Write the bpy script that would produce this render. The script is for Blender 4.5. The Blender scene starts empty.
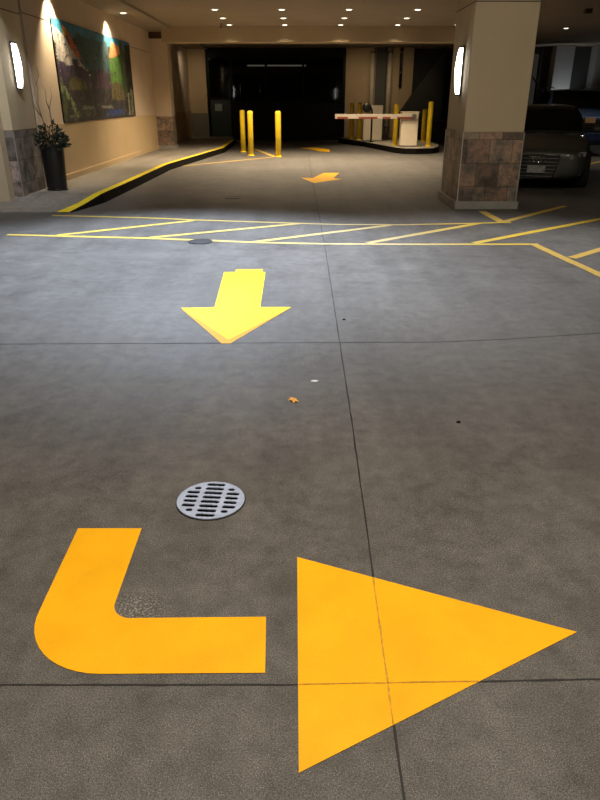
import bpy, bmesh, math, random
from mathutils import Vector, Matrix
random.seed(7)
SC = bpy.context.scene
C = SC.collection
PI = math.pi

# ------------------------------------------------------------------ helpers
def link(name, me, mat=None, parent=None, smooth=False):
    o = bpy.data.objects.new(name, me)
    C.objects.link(o)
    if mat:
        me.materials.append(mat)
    if smooth:
        for p in me.polygons:
            p.use_smooth = True
    if parent:
        o.parent = parent
    return o

def obj(name, bm, mat, parent=None, smooth=False, bevel=0):
    bmesh.ops.recalc_face_normals(bm, faces=bm.faces)
    me = bpy.data.meshes.new(name)
    bm.to_mesh(me)
    bm.free()
    o = link(name, me, mat, parent, smooth)
    if bevel:
        b = o.modifiers.new('bevel', 'BEVEL')
        b.width = bevel
        b.segments = 2
        b.limit_method = 'ANGLE'
    return o

def tag(o, label, cat, group=None, kind=None):
    o['label'] = label
    o['category'] = cat
    if group:
        o['group'] = group
    if kind:
        o['kind'] = kind
    return o

def struct(name, bm, mat, parent=None, **k):
    o = obj(name, bm, mat, parent, **k)
    if parent is None:
        o['kind'] = 'structure'
    return o

def thing(name, label, cat, loc=(0, 0, 0), rz=0, group=None):
    o = bpy.data.objects.new(name, None)
    o.empty_display_size = 0.1
    C.objects.link(o)
    o.location = loc
    o.rotation_euler = (0, 0, rz)
    return tag(o, label, cat, group)

def dup(root, loc, rz, label):
    r = root.copy()
    C.objects.link(r)
    r.location = loc
    r.rotation_euler = (0, 0, rz)
    r['label'] = label
    for ch in list(root.children):
        c = ch.copy()
        C.objects.link(c)
        c.parent = r
        for g in ch.children:
            d = g.copy()
            C.objects.link(d)
            d.parent = c
    return r

def box(bm, x0, x1, y0, y1, z0, z1):
    v = [bm.verts.new(p) for p in ((x0, y0, z0), (x1, y0, z0), (x1, y1, z0), (x0, y1, z0),
                                   (x0, y0, z1), (x1, y0, z1), (x1, y1, z1), (x0, y1, z1))]
    for f in ((0, 1, 2, 3), (4, 5, 6, 7), (0, 1, 5, 4), (1, 2, 6, 5), (2, 3, 7, 6), (3, 0, 4, 7)):
        bm.faces.new([v[i] for i in f])
    return bm

def bx(*a):
    return box(bmesh.new(), *a)

def prism(bm, pts, z0, z1):
    n = len(pts)
    lo = [bm.verts.new((p[0], p[1], z0)) for p in pts]
    hi = [bm.verts.new((p[0], p[1], z1)) for p in pts]
    bm.faces.new(lo)
    bm.faces.new(hi)
    for i in range(n):
        j = (i + 1) % n
        bm.faces.new((lo[i], lo[j], hi[j], hi[i]))
    return bm

def lathe(bm, prof, seg=24, c=(0, 0)):
    rings = []
    for r, z in prof:
        if r < 1e-5:
            rings.append([bm.verts.new((c[0], c[1], z))])
        else:
            rings.append([bm.verts.new((c[0] + r * math.cos(2 * PI * i / seg), c[1] + r * math.sin(2 * PI * i / seg), z)) for i in range(seg)])
    for a, b in zip(rings, rings[1:]):
        for i in range(seg):
            j = (i + 1) % seg
            if len(a) == 1 and len(b) == 1:
                continue
            if len(a) == 1:
                bm.faces.new((a[0], b[i], b[j]))
            elif len(b) == 1:
                bm.faces.new((a[i], a[j], b[0]))
            else:
                bm.faces.new((a[i], a[j], b[j], b[i]))
    for rg in (rings[0], rings[-1]):
        if len(rg) > 1:
            bm.faces.new(rg)
    return bm

def tube(bm, path, rad, seg=10):
    path = [Vector(p) for p in path]
    rads = rad if isinstance(rad, (list, tuple)) else [rad] * len(path)
    rings = []
    for i, p in enumerate(path):
        d = (path[min(i + 1, len(path) - 1)] - path[max(i - 1, 0)]).normalized()
        up = Vector((0, 0, 1)) if abs(d.z) < 0.9 else Vector((1, 0, 0))
        a = d.cross(up).normalized()
        b = d.cross(a)
        rings.append([bm.verts.new(p + (a * math.cos(2 * PI * k / seg) + b * math.sin(2 * PI * k / seg)) * rads[i]) for k in range(seg)])
    for a, b in zip(rings, rings[1:]):
        for k in range(seg):
            j = (k + 1) % seg
            bm.faces.new((a[k], a[j], b[j], b[k]))
    bm.faces.new(rings[0])
    bm.faces.new(rings[-1])
    return bm

def torus(bm, R, r, seg=28, ms=8, mtx=Matrix()):
    vs = []
    for i in range(seg):
        a = 2 * PI * i / seg
        row = []
        for k in range(ms):
            b = 2 * PI * k / ms
            row.append(bm.verts.new(mtx @ Vector(((R + r * math.cos(b)) * math.cos(a), (R + r * math.cos(b)) * math.sin(a), r * math.sin(b)))))
        vs.append(row)
    for i in range(seg):
        for k in range(ms):
            bm.faces.new((vs[i][k], vs[(i + 1) % seg][k], vs[(i + 1) % seg][(k + 1) % ms], vs[i][(k + 1) % ms]))
    return bm

def strip(bm, pts, w, z, jit=0.0, step=0.25):
    """flat ribbon along a polyline, w = width in metres"""
    path = []
    for (a, b) in zip(pts, pts[1:]):
        a, b = Vector(a), Vector(b)
        n = max(1, int((b - a).length / step))
        for i in range(n):
            path.append(a.lerp(b, i / n))
    path.append(Vector(pts[-1]))
    prev = None
    for i, p in enumerate(path):
        d = (path[min(i + 1, len(path) - 1)] - path[max(i - 1, 0)]).normalized()
        n = Vector((-d.y, d.x))
        ww = w * (1 + random.uniform(-jit, jit)) * 0.5
        o = n * random.uniform(-jit, jit) * w * 0.4
        cur = (bm.verts.new((*(p + o + n * ww), z)), bm.verts.new((*(p + o - n * ww), z)))
        if prev:
            bm.faces.new((prev[0], prev[1], cur[1], cur[0]))
        prev = cur
    return bm

# ------------------------------------------------------------------ materials
class NT:
    def __init__(s, name):
        s.m = bpy.data.materials.new(name)
        s.m.use_nodes = True
        s.t = s.m.node_tree
        s.b = s.t.nodes['Principled BSDF']
        s.out = s.t.nodes['Material Output']
        s._co = None
    def n(s, typ, **k):
        nd = s.t.nodes.new(typ)
        for a, v in k.items():
            setattr(nd, a, v)
        return nd
    def l(s, a, b):
        s.t.links.new(a, b)
    def co(s, world=False):
        if world:
            return s.n('ShaderNodeNewGeometry').outputs['Position']
        return s.n('ShaderNodeTexCoord').outputs['Object']
    def noise(s, co, scale, detail=4, rough=0.55, vec=None):
        nd = s.n('ShaderNodeTexNoise')
        nd.inputs['Scale'].default_value = scale
        nd.inputs['Detail'].default_value = detail
        nd.inputs['Roughness'].default_value = rough
        if vec:
            mp = s.n('ShaderNodeMapping')
            mp.inputs['Scale'].default_value = vec
            s.l(co, mp.inputs['Vector'])
            co = mp.outputs['Vector']
        s.l(co, nd.inputs['Vector'])
        return nd.outputs['Fac']
    def ramp(s, fac, stops):
        r = s.n('ShaderNodeValToRGB')
        e = r.color_ramp.elements
        while len(e) < len(stops):
            e.new(0.5)
        for el, (p, c) in zip(e, stops):
            el.position = p
            el.color = (*c, 1) if len(c) == 3 else c
        s.l(fac, r.inputs['Fac'])
        return r.outputs['Color']
    def mix(s, fac, a, b, mode='MIX'):
        m = s.n('ShaderNodeMix', data_type='RGBA', blend_type=mode)
        for sock, v in ((m.inputs[0], fac), (m.inputs[6], a), (m.inputs[7], b)):
            if hasattr(v, 'links') or isinstance(v, bpy.types.NodeSocket):
                s.l(v, sock)
            elif isinstance(v, (int, float)):
                sock.default_value = v
            else:
                sock.default_value = (*v, 1)
        return m.outputs[2]
    def math(s, op, a, b=0.0, clamp=False):
        m = s.n('ShaderNodeMath', operation=op, use_clamp=clamp)
        for sock, v in zip(m.inputs, (a, b)):
            if isinstance(v, bpy.types.NodeSocket):
                s.l(v, sock)
            else:
                sock.default_value = v
        return m.outputs[0]
    def bump(s, fac, strength=0.2, dist=0.01):
        b = s.n('ShaderNodeBump')
        b.inputs['Strength'].default_value = strength
        b.inputs['Distance'].default_value = dist
        s.l(fac, b.inputs['Height'])
        s.l(b.outputs[0], s.b.inputs['Normal'])

def mat(name, col, rough=0.6, metal=0.0, var=0.12, scale=6.0, bump=0.0, emit=None, estr=0, coat=0):
    s = NT(name)
    co = s.co()
    f = s.noise(co, scale, 5)
    lo = tuple(c * (1 - var) for c in col)
    hi = tuple(min(1, c * (1 + var)) for c in col)
    s.l(s.ramp(f, [(0.3, lo), (0.7, hi)]), s.b.inputs['Base Color'])
    s.b.inputs['Roughness'].default_value = rough
    s.b.inputs['Metallic'].default_value = metal
    if coat:
        s.b.inputs['Coat Weight'].default_value = coat
    if emit:
        s.b.inputs['Emission Color'].default_value = (*emit, 1)
        s.b.inputs['Emission Strength'].default_value = estr
    if bump:
        s.bump(s.noise(co, scale * 12, 3), bump)
    return s.m

def concrete(name, dark, light, worn=False):
    s = NT(name)
    co = s.co(True)
    big = s.noise(co, 0.55, 6, 0.6)
    mid = s.noise(co, 3.2, 6, 0.65)
    fine = s.noise(co, 210, 2, 0.65)
    spk = s.noise(co, 420, 1, 0.5)
    tyre = s.noise(co, 1.0, 4, 0.6, (3.2, 0.22, 1))
    f = s.math('ADD', s.math('MULTIPLY', big, 0.55), s.math('MULTIPLY', mid, 0.45))
    c = s.ramp(f, [(0.32, dark), (0.68, light)])
    c = s.mix(0.55, c, s.ramp(tyre, [(0.35, (0.72, 0.71, 0.70)), (0.6, (1.08, 1.08, 1.08))]), 'MULTIPLY')
    c = s.mix(0.8, c, s.ramp(fine, [(0.34, (0.42, 0.41, 0.40)), (0.5, (1.0, 0.99, 0.97)), (0.66, (1.6, 1.59, 1.56))]), 'MULTIPLY')
    c = s.mix(s.math('MULTIPLY', s.ramp(spk, [(0.64, (0, 0, 0)), (0.70, (1, 1, 1))]), 0.7), c, tuple(min(1, v * 3.2) for v in light))
    mott = s.noise(co, 11, 7, 0.72)
    c = s.mix(0.8, c, s.ramp(mott, [(0.34, (0.72, 0.71, 0.70)), (0.5, (1, 1, 1)), (0.66, (1.22, 1.22, 1.21))]), 'MULTIPLY')
    # dark drips and stains
    st = s.ramp(s.noise(co, 2.1, 3, 0.5), [(0.64, (0, 0, 0)), (0.76, (1, 1, 1))])
    c = s.mix(s.math('MULTIPLY', st, 0.30), c, tuple(v * 0.45 for v in dark))
    if worn:
        # pale overspray worn into the concrete at the inner bend of the turn arrow
        d = s.n('ShaderNodeVectorMath', operation='DISTANCE')
        s.l(co, d.inputs[0])
        d.inputs[1].default_value = (-0.53, 1.66, 0)
        near = s.ramp(d.outputs['Value'], [(0.0, (1, 1, 1)), (0.13, (0, 0, 0))])
        k = s.math('MULTIPLY', near, s.ramp(s.noise(co, 130, 2), [(0.52, (0, 0, 0)), (0.62, (1, 1, 1))]))
        c = s.mix(s.math('MULTIPLY', k, 0.65), c, (0.5, 0.47, 0.42))
    s.l(c, s.b.inputs['Base Color'])
    s.b.inputs['Specular IOR Level'].default_value = 0.3
    s.l(s.ramp(mid, [(0.3, (0.52,) * 3), (0.7, (0.72,) * 3)]), s.b.inputs['Roughness'])
    s.bump(fine, 0.25, 0.004)
    return s.m

def paint(name, col, wear=0.0, lanes=False):
    s = NT(name)
    co = s.co(True)
    f = s.noise(co, 5, 5)
    c = s.ramp(f, [(0.3, tuple(v * 0.90 for v in col)), (0.7, tuple(min(1, v * 1.06) for v in col))])
    g = s.noise(co, 260, 2)
    c = s.mix(0.35, c, s.ramp(g, [(0.35, (0.86, 0.86, 0.84)), (0.65, (1.08, 1.08, 1.06))]), 'MULTIPLY')
    if wear:
        w = s.ramp(s.noise(co, 42, 5, 0.7), [(0.60 - wear * 0.35, (0, 0, 0)), (0.80 - wear * 0.2, (1, 1, 1))])
        if lanes:
            sep = s.n('ShaderNodeSeparateXYZ')
            s.l(co, sep.inputs[0])
            lane = s.ramp(s.math('MULTIPLY_ADD', sep.outputs[0], 0.1) if False else s.math('ADD', s.math('MULTIPLY', sep.outputs[0], 0.1), 0.5),
                          [(0.30, (0.35,) * 3), (0.42, (0.7,) * 3), (0.49, (0.75,) * 3), (0.53, (1, 1, 1)), (0.63, (1, 1, 1)), (0.70, (0.45,) * 3), (0.76, (0.15,) * 3)])
            w = s.math('MULTIPLY', w, lane)
        c = s.mix(w, c, (0.27, 0.265, 0.25))
    s.l(c, s.b.inputs['Base Color'])
    s.b.inputs['Roughness'].default_value = 0.6
    s.b.inputs['Specular IOR Level'].default_value = 0.2
    s.bump(g, 0.15, 0.003)
    return s.m

def slate(name, sat=1.0):
    """large square slate tiles in brown, rust, grey and green with thin joints"""
    s = NT(name)
    co = s.co(True)
    sep = s.n('ShaderNodeSeparateXYZ')
    s.l(co, sep.inputs[0])
    cmb = s.n('ShaderNodeCombineXYZ')
    s.l(s.math('ADD', sep.outputs[0], s.math('MULTIPLY', sep.outputs[1], 1.0)), cmb.inputs[0])
    s.l(sep.outputs[2], cmb.inputs[1])
    br = s.n('ShaderNodeTexBrick')
    br.inputs['Scale'].default_value = 1.0
    br.inputs['Brick Width'].default_value = 0.33
    br.inputs['Row Height'].default_value = 0.325
    br.inputs['Mortar Size'].default_value = 0.004
    br.inputs['Color1'].default_value = (0, 0, 0, 1)
    br.inputs['Color2'].default_value = (1, 1, 1, 1)
    br.inputs['Mortar'].default_value = (0.5, 0.5, 0.5, 1)
    br.offset = 0.5
    s.l(cmb.outputs[0], br.inputs['Vector'])
    tone = s.ramp(br.outputs['Color'], [(0.0, (0.075, 0.062, 0.052)), (0.25, (0.20, 0.125, 0.075)), (0.5, (0.13, 0.115, 0.098)), (0.75, (0.26, 0.16, 0.09)), (1.0, (0.20, 0.19, 0.15))])
    n1 = s.noise(co, 5.5, 7, 0.7)
    vein = s.ramp(n1, [(0.36, (0.40, 0.38, 0.40)), (0.48, (1, 0.95, 0.9)), (0.58, (1.9, 1.2, 0.75)), (0.66, (1.1, 1.35, 1.2))])
    c = s.mix(0.9, tone, vein, 'MULTIPLY')
    c = s.mix(br.outputs['Fac'], c, (0.045, 0.042, 0.038))
    hs = s.n('ShaderNodeHueSaturation')
    hs.inputs['Saturation'].default_value = sat
    s.l(c, hs.inputs['Color'])
    s.l(hs.outputs['Color'], s.b.inputs['Base Color'])
    s.b.inputs['Roughness'].default_value = 0.45
    s.bump(n1, 0.3, 0.01)
    return s.m

def wallpaint(name, col):
    s = NT(name)
    co = s.co(True)
    f = s.noise(co, 1.2, 6)
    c = s.ramp(f, [(0.3, tuple(v * 0.93 for v in col)), (0.7, tuple(v * 1.05 for v in col))])
    s.l(c, s.b.inputs['Base Color'])
    s.b.inputs['Roughness'].default_value = 0.8
    s.bump(s.noise(co, 160, 3), 0.12, 0.004)
    return s.m

def glass(name, tint=(0.02, 0.03, 0.03), clear=0.5):
    s = NT(name)
    s.t.nodes.remove(s.b)
    gl = s.n('ShaderNodeBsdfGlossy')
    gl.inputs['Roughness'].default_value = 0.04
    gl.inputs['Color'].default_value = (0.9, 0.95, 1, 1)
    tr = s.n('ShaderNodeBsdfTransparent')
    tr.inputs['Color'].default_value = (clear, clear, clear * 0.98, 1)
    df = s.n('ShaderNodeBsdfDiffuse')
    f = s.noise(s.co(), 3.0)
    s.l(s.ramp(f, [(0.3, tuple(t * 0.8 for t in tint)), (0.7, tint)]), df.inputs['Color'])
    m1 = s.n('ShaderNodeMixShader')
    m1.inputs[0].default_value = 0.35
    s.l(tr.outputs[0], m1.inputs[1]); s.l(df.outputs[0], m1.inputs[2])
    fr = s.n('ShaderNodeFresnel'); fr.inputs['IOR'].default_value = 1.35
    m2 = s.n('ShaderNodeMixShader')
    s.l(fr.outputs[0], m2.inputs[0]); s.l(m1.outputs[0], m2.inputs[1]); s.l(gl.outputs[0], m2.inputs[2])
    s.l(m2.outputs[0], s.out.inputs['Surface'])
    return s.m

M = {}
M['floor'] = concrete('driveway concrete', (0.068, 0.063, 0.058), (0.134, 0.128, 0.121), True)
M['walk'] = concrete('sidewalk concrete', (0.16, 0.145, 0.125), (0.26, 0.24, 0.215))
M['island'] = concrete('island concrete', (0.26, 0.23, 0.18), (0.38, 0.34, 0.28))
M['joint'] = mat('joint sealant', (0.018, 0.017, 0.016), 0.8)
M['joint_faint'] = mat('hairline joint', (0.10, 0.095, 0.088), 0.8)
M['joint_paint'] = mat('painted joint', (0.52, 0.27, 0.015), 0.8, var=0.35, scale=40)
M['turn'] = paint('warm lit orange yellow road paint', (0.93, 0.445, 0.006))  # orange of the warm foreground light put into the base colour
M['mid'] = paint('cool lit yellow road paint', (0.86, 0.63, 0.012))  # lemon tint of the cool light put into the base colour
M['ghost'] = paint('old yellow road paint', (0.74, 0.38, 0.012), 0.15)
M['far'] = paint('far yellow road paint', (0.86, 0.46, 0.006))
M['line'] = paint('worn yellow line paint', (0.66, 0.45, 0.035), 0.85, True)
M['line2'] = paint('yellow floor line paint', (0.64, 0.41, 0.045), 0.45)
IZ = 0.165
M['curb'] = paint('curb yellow paint', (0.86, 0.66, 0.02), 0.15)
M['bollard'] = mat('yellow bollard sleeve', (0.86, 0.60, 0.02), 0.45, var=0.1)
M['blk'] = mat('black rubber', (0.012, 0.011, 0.010), 0.75)
M['curbface'] = mat('black curb face', (0.005, 0.004, 0.0035), 0.85, bump=0.2)
M['wall'] = wallpaint('peach wall paint', (0.62, 0.50, 0.375))
M['wainscot'] = wallpaint('tan wall paint', (0.52, 0.385, 0.22))
M['tan'] = wallpaint('tan back wall paint', (0.42, 0.31, 0.18))
M['cream'] = wallpaint('cream pillar paint', (0.52, 0.42, 0.28))
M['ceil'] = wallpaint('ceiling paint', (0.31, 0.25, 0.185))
M['beam'] = wallpaint('beam paint', (0.46, 0.36, 0.235))
M['dark'] = wallpaint('dark wall', (0.035, 0.035, 0.03))
M['darkgrey'] = wallpaint('dark grey wall', (0.07, 0.068, 0.06))
M['slate'] = slate('slate tile', 0.72)
M['slate_grey'] = slate('grey slate tile', 0.38)
M['plinth'] = mat('grey plinth stone', (0.30, 0.29, 0.27), 0.6, bump=0.1)
M['steel'] = mat('brushed edge trim', (0.62, 0.60, 0.56), 0.35, 0.7)
M['brown'] = mat('dark brown capital', (0.055, 0.025, 0.014), 0.6)
M['greenbase'] = wallpaint('grey green base', (0.15, 0.135, 0.10))
M['frame'] = mat('black window frame', (0.006, 0.006, 0.006), 0.45)
M['glass'] = glass('dark glass', (0.006, 0.007, 0.007), 0.45)
M['doorgreen'] = mat('dark green door', (0.008, 0.018, 0.014), 0.5)
M['notice'] = mat('pale notice', (0.20, 0.24, 0.23), 0.7, var=0.3, scale=18)
M['chrome'] = mat('chrome', (0.65, 0.65, 0.65), 0.18, 1.0, var=0.05)
M['dimmetal'] = mat('dim metal', (0.25, 0.25, 0.24), 0.35, 0.8)
M['white'] = mat('white cabinet paint', (0.72, 0.64, 0.50), 0.45, var=0.05)
M['armwhite'] = mat('white arm', (0.55, 0.48, 0.40), 0.4, var=0.05)
M['armred'] = mat('red arm stripe', (0.22, 0.045, 0.025), 0.45)
M['pot'] = mat('black planter', (0.012, 0.012, 0.011), 0.35)
M['soil'] = mat('soil', (0.03, 0.02, 0.012), 0.95, bump=0.5)
M['leaf'] = mat('evergreen leaves', (0.012, 0.022, 0.010), 0.55, var=0.5, scale=14)
M['twig'] = mat('twig bark', (0.16, 0.10, 0.06), 0.8)
M['pipe'] = mat('pale pipe', (0.50, 0.42, 0.30), 0.5)
M['bpipe'] = mat('black pipe', (0.015, 0.013, 0.012), 0.5)
M['grate'] = mat('galvanised grate', (0.42, 0.49, 0.66), 0.5, 0.1, var=0.14, scale=30, bump=0.1)
M['pit_shade'] = mat('drain pit', (0.0012, 0.0012, 0.0015), 0.9)  # near-black colour stands in for the shaded depth below the slots
M['iron'] = mat('iron cover', (0.05, 0.05, 0.052), 0.55, 0.4)
M['sconce_box'] = mat('sconce frame', (0.10, 0.09, 0.075), 0.4, 0.5)
M['sconce'] = mat('sconce diffuser', (0.9, 0.9, 0.85), 0.4, emit=(1.0, 0.97, 0.88), estr=13)
M['lens'] = mat('downlight lens', (0.9, 0.85, 0.7), 0.4, emit=(1.0, 0.90, 0.70), estr=5)
M['ring'] = mat('downlight ring', (0.55, 0.50, 0.42), 0.5)
M['tubelamp'] = mat('lit tube', (0.6, 0.6, 0.55), 0.4, emit=(1.0, 0.92, 0.75), estr=0.7)
M['autumn'] = mat('autumn leaf', (0.75, 0.33, 0.03), 0.6, var=0.25, scale=60)
M['paper'] = mat('white scrap', (0.6, 0.6, 0.6), 0.7)

for k_ in ('curbface', 'blk', 'frame', 'pit_shade'):
    M[k_].node_tree.nodes['Principled BSDF'].inputs['Specular IOR Level'].default_value = 0.1
# ------------------------------------------------------------------ setting
CZ = 3.35
struct('floor', bx(-9, 16, -5, 33, -0.3, 0), M['floor'])
# raised sidewalk on the left, ramping down to the driveway at its near end
SW = 0.13
def sidewalk():
    bm = bmesh.new()
    edge = [(-3.48, 9.93), (-3.32, 10.45), (-3.24, 11.0), (-3.22, 12.3), (-3.17, 16.4), (-2.86, 19.1), (-2.50, 22.2), (-2.56, 27.0)]
    rows = []
    for (x, y) in edge:
        z = {9.93: 0.003, 10.45: 0.06}.get(y, SW)
        rows.append([bm.verts.new((x, y, z)), bm.verts.new((-8.5, y, z)), bm.verts.new((x, y, -0.05))])
    for a, b in zip(rows, rows[1:]):
        bm.faces.new((a[0], b[0], b[1], a[1]))
        bm.faces.new((a[0], a[2], b[2], b[0]))
    a = rows[-1]
    e1 = bm.verts.new((-2.75, 29.0, SW)); e2 = bm.verts.new((-8.5, 29.0, SW)); e3 = bm.verts.new((-2.75, 29.0, -0.05))
    bm.faces.new((a[0], e1, e2, a[1])); bm.faces.new((a[0], a[2], e3, e1))
    return bm
struct('floor_sidewalk', sidewalk(), M['walk'])

# ceiling over the garage, a lower strip along the wall, and the canopy over the driveway
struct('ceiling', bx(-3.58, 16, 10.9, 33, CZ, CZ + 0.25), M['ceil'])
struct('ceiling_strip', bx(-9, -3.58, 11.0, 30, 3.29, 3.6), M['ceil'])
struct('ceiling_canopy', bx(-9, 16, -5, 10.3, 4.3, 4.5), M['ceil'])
struct('trim_1', bx(-9, 16, 10.3, 11.0, 3.0, 4.5), M['beam'])            # header between the columns
struct('trim_2', bx(-3.84, 5.8, 20.8, 21.5, 2.97, CZ - 0.001), M['beam'])  # deep beam across the lane

def wall_left():
    bm = bmesh.new()
    box(bm, -4.8, -4.37, 11.95, 29.0, 1.10, 3.289)
    return bm
wl = struct('wall_left', wall_left(), M['wall'])
obj('lower_wall', bx(-4.8, -4.35, 11.95, 29.0, 0.0, 1.10), M['wainscot'], wl)
obj('reveal_groove', bx(-4.8, -4.367, 11.95, 21.5, 2.745, 2.757), M['brown'], wl)
bmk = bx(-4.8, -4.325, 12.2, 29.0, 0.0, 0.235)
obj('base_board', bmk, M['wainscot'], wl)
struct('wall_near', bx(-8.8, -4.47, 10.55, 11.3, 0.0, 4.3), M['cream'])
struct('wall_far_left', bx(-9, -8.8, -5, 33, 0, 4.5), M['cream'])
struct('wall_behind', bx(-9, 16, -5.2, -5, 0, 4.5), M['darkgrey'])
struct('wall_right', bx(16, 16.2, -5, 33, 0, 4.5), M['darkgrey'])
wb = struct('wall_back', bx(-4.37, -3.68, 28.8, 29.3, 1.02, 3.6), M['tan'])
obj('wall_base', bx(-4.37, -3.66, 28.76, 29.3, 0.0, 1.02), M['greenbase'], wb)
wr = struct('wall_back_right', bx(1.80, 4.45, 29.0, 29.4, 0, 3.6), M['tan'])
struct('recess_strip', bx(2.98, 3.40, 28.96, 29.0, 0.0, 3.6), M['darkgrey'])  # dark strip, shade of the recess between the pipes put into its colour
b = bmesh.new()
pts = [(3.86, 0), (3.86, 0.92), (4.45, 1.74), (5.6, 3.3), (5.6, 0)]
f_ = [b.verts.new((x, 28.55, z)) for x, z in pts]; g_ = [b.verts.new((x, 28.8, z)) for x, z in pts]
b.faces.new(f_); b.faces.new(g_)
for i in range(5):
    b.faces.new((f_[i], f_[(i + 1) % 5], g_[(i + 1) % 5], g_[i]))
struct('wall_stair', b, M['dark'])
struct('wall_ramp', bx(4.45, 9.2, 29.6, 29.9, 0, 3.6), M['dark'])
struct('wall_end', bx(9.2, 16, 28.3, 28.6, 0, 3.6), M['dark'])
lw = struct('wall_low', bx(4.5, 9.1, 28.0, 28.2, 0, 0.74), M['dark'])
obj('wall_cap', bx(4.5, 9.1, 27.97, 28.23, 0.74, 0.78), M['darkgrey'], lw)

# glazed shopfront at the end of the lane
FX0, FX1, FY = -3.68, 1.80, 29.0
w1 = bpy.data.objects.new('window_1', None); C.objects.link(w1); w1['kind'] = 'structure'; w1.location = (FX0, FY, 0)
def at(o, par):
    o.parent = par
    o.matrix_parent_inverse = Matrix.Translation(-par.location)
    return o
fb = bmesh.new()
for x in (-3.64, -2.73, -1.34, 0.12, 1.74):
    box(fb, x - 0.045, x + 0.045, FY, FY + 0.12, 0.0, 3.06)
for (a, b, z) in ((FX0, FX1, 3.06), (-2.73, 0.12, 1.40), (FX0, FX1, 0.06), (0.12, 1.8, 1.32)):
    box(fb, a, b, FY + 0.005, FY + 0.115, z - 0.05, z + 0.05)
at(obj('window_frame', fb, M['frame']), w1)
at(obj('header_panel', bx(FX0, FX1, FY + 0.02, FY + 0.2, 3.11, 3.6), M['frame']), w1)
for i, (a, b, z0, z1) in enumerate(((-2.685, -1.385, 1.45, 3.01), (-1.295, 0.075, 1.45, 3.01), (0.165, 1.695, 1.37, 3.01))):
    at(obj('pane', bx(a, b, FY + 0.05, FY + 0.062, z0, z1), M['glass']), w1)
for i, (a, b, z1) in enumerate(((-2.685, -1.385, 1.35), (-1.295, 0.075, 1.35), (0.165, 1.695, 1.27))):
    at(obj('lower_panel', bx(a, b, FY + 0.05, FY + 0.08, 0.11, z1), M['frame']), w1)
for x in (-2.37, -1.59):
    h = bmesh.new()
    tube(h, [(x, FY - 0.03, 1.60), (x, FY - 0.03, 2.12)], 0.014)
    tube(h, [(x, FY - 0.03, 1.66), (x, FY + 0.06, 1.66)], 0.01)
    tube(h, [(x, FY - 0.03, 2.06), (x, FY + 0.06, 2.06)], 0.01)
    at(obj('pull_handle', h, M['chrome'], smooth=True), w1)
d1 = bpy.data.objects.new('door_1', None); C.objects.link(d1); d1['kind'] = 'structure'; d1.location = (-3.2, FY, 0)
at(obj('door_leaf', bx(-3.59, -2.78, FY + 0.03, FY + 0.07, 0.11, 1.55), M['doorgreen'], bevel=0.006), d1)
at(obj('door_pane', bx(-3.59, -2.78, FY + 0.045, FY + 0.06, 1.55, 3.0), M['glass']), d1)
at(obj('notice', bx(-3.42, -3.13, FY + 0.02, FY + 0.03, 1.10, 1.36), M['notice']), d1)
at(obj('door_rail', bx(-3.59, -2.78, FY + 0.02, FY + 0.075, 1.50, 1.58), M['frame']), d1)
# the unlit lobby behind the glass
lb = bmesh.new()
box(lb, -3.8, 2.0, 32.4, 32.6, 0, 3.6)
box(lb, -3.9, -3.75, 29.3, 32.6, 0, 3.6)
box(lb, 1.9, 2.05, 29.5, 32.6, 0, 3.6)
struct('wall_lobby', lb, M['dark'])
t = tag(obj('lobby_desk', bx(-1.45, -0.72, 30.4, 31.0, 0.0, 1.76), M['darkgrey'], bevel=0.02), 'dim grey box-shaped desk behind the dark glass front', 'desk')
t = thing('tube_light', 'long thin linear light glowing dimly behind the dark shopfront glass', 'light', (-0.93, 29.45, 2.75))
b = bmesh.new(); tube(b, [(-1.17, 0, 0), (1.17, 0, 0)], 0.028)
obj('lit_tube', b, M['tubelamp'], t, smooth=True)
obj('housing', bx(-1.19, 1.19, -0.02, 0.02, 0.025, 0.055), M['frame'], t)
for x in (-0.9, 0.9):
    b = bmesh.new()
    tube(b, [(x, 0, 0.05), (x, 0, 0.85)], 0.006)
    obj('hanger', b, M['frame'], t)

# pilaster on the left wall
t = thing('wall_pilaster', 'tan pilaster with dark brown capital and slate tile base on left wall', 'pilaster', (-4.12, 22.0, 0.1))
def P(*a):
    return [a[0] + 4.12, a[1] + 4.12, a[2] - 22.0, a[3] - 22.0, a[4] - 0.1, a[5] - 0.1]
obj('shaft', bx(*P(-4.40, -3.88, 21.75, 22.3, 1.05, 3.15)), M['wall'], t)
obj('tile_base', bx(*P(-4.40, -3.87, 21.74, 22.31, 0.2, 1.05)), M['slate'], t)
obj('plinth', bx(*P(-4.40, -3.84, 21.71, 22.34, 0.1, 0.22)), M['plinth'], t)
cb = bmesh.new()
prism(cb, [(-0.30, -0.33), (0.30, -0.33), (0.40, 0.0), (0.40, 0.36), (-0.30, 0.36)], 3.02, 3.188)
obj('capital', cb, M['brown'], t)

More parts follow.
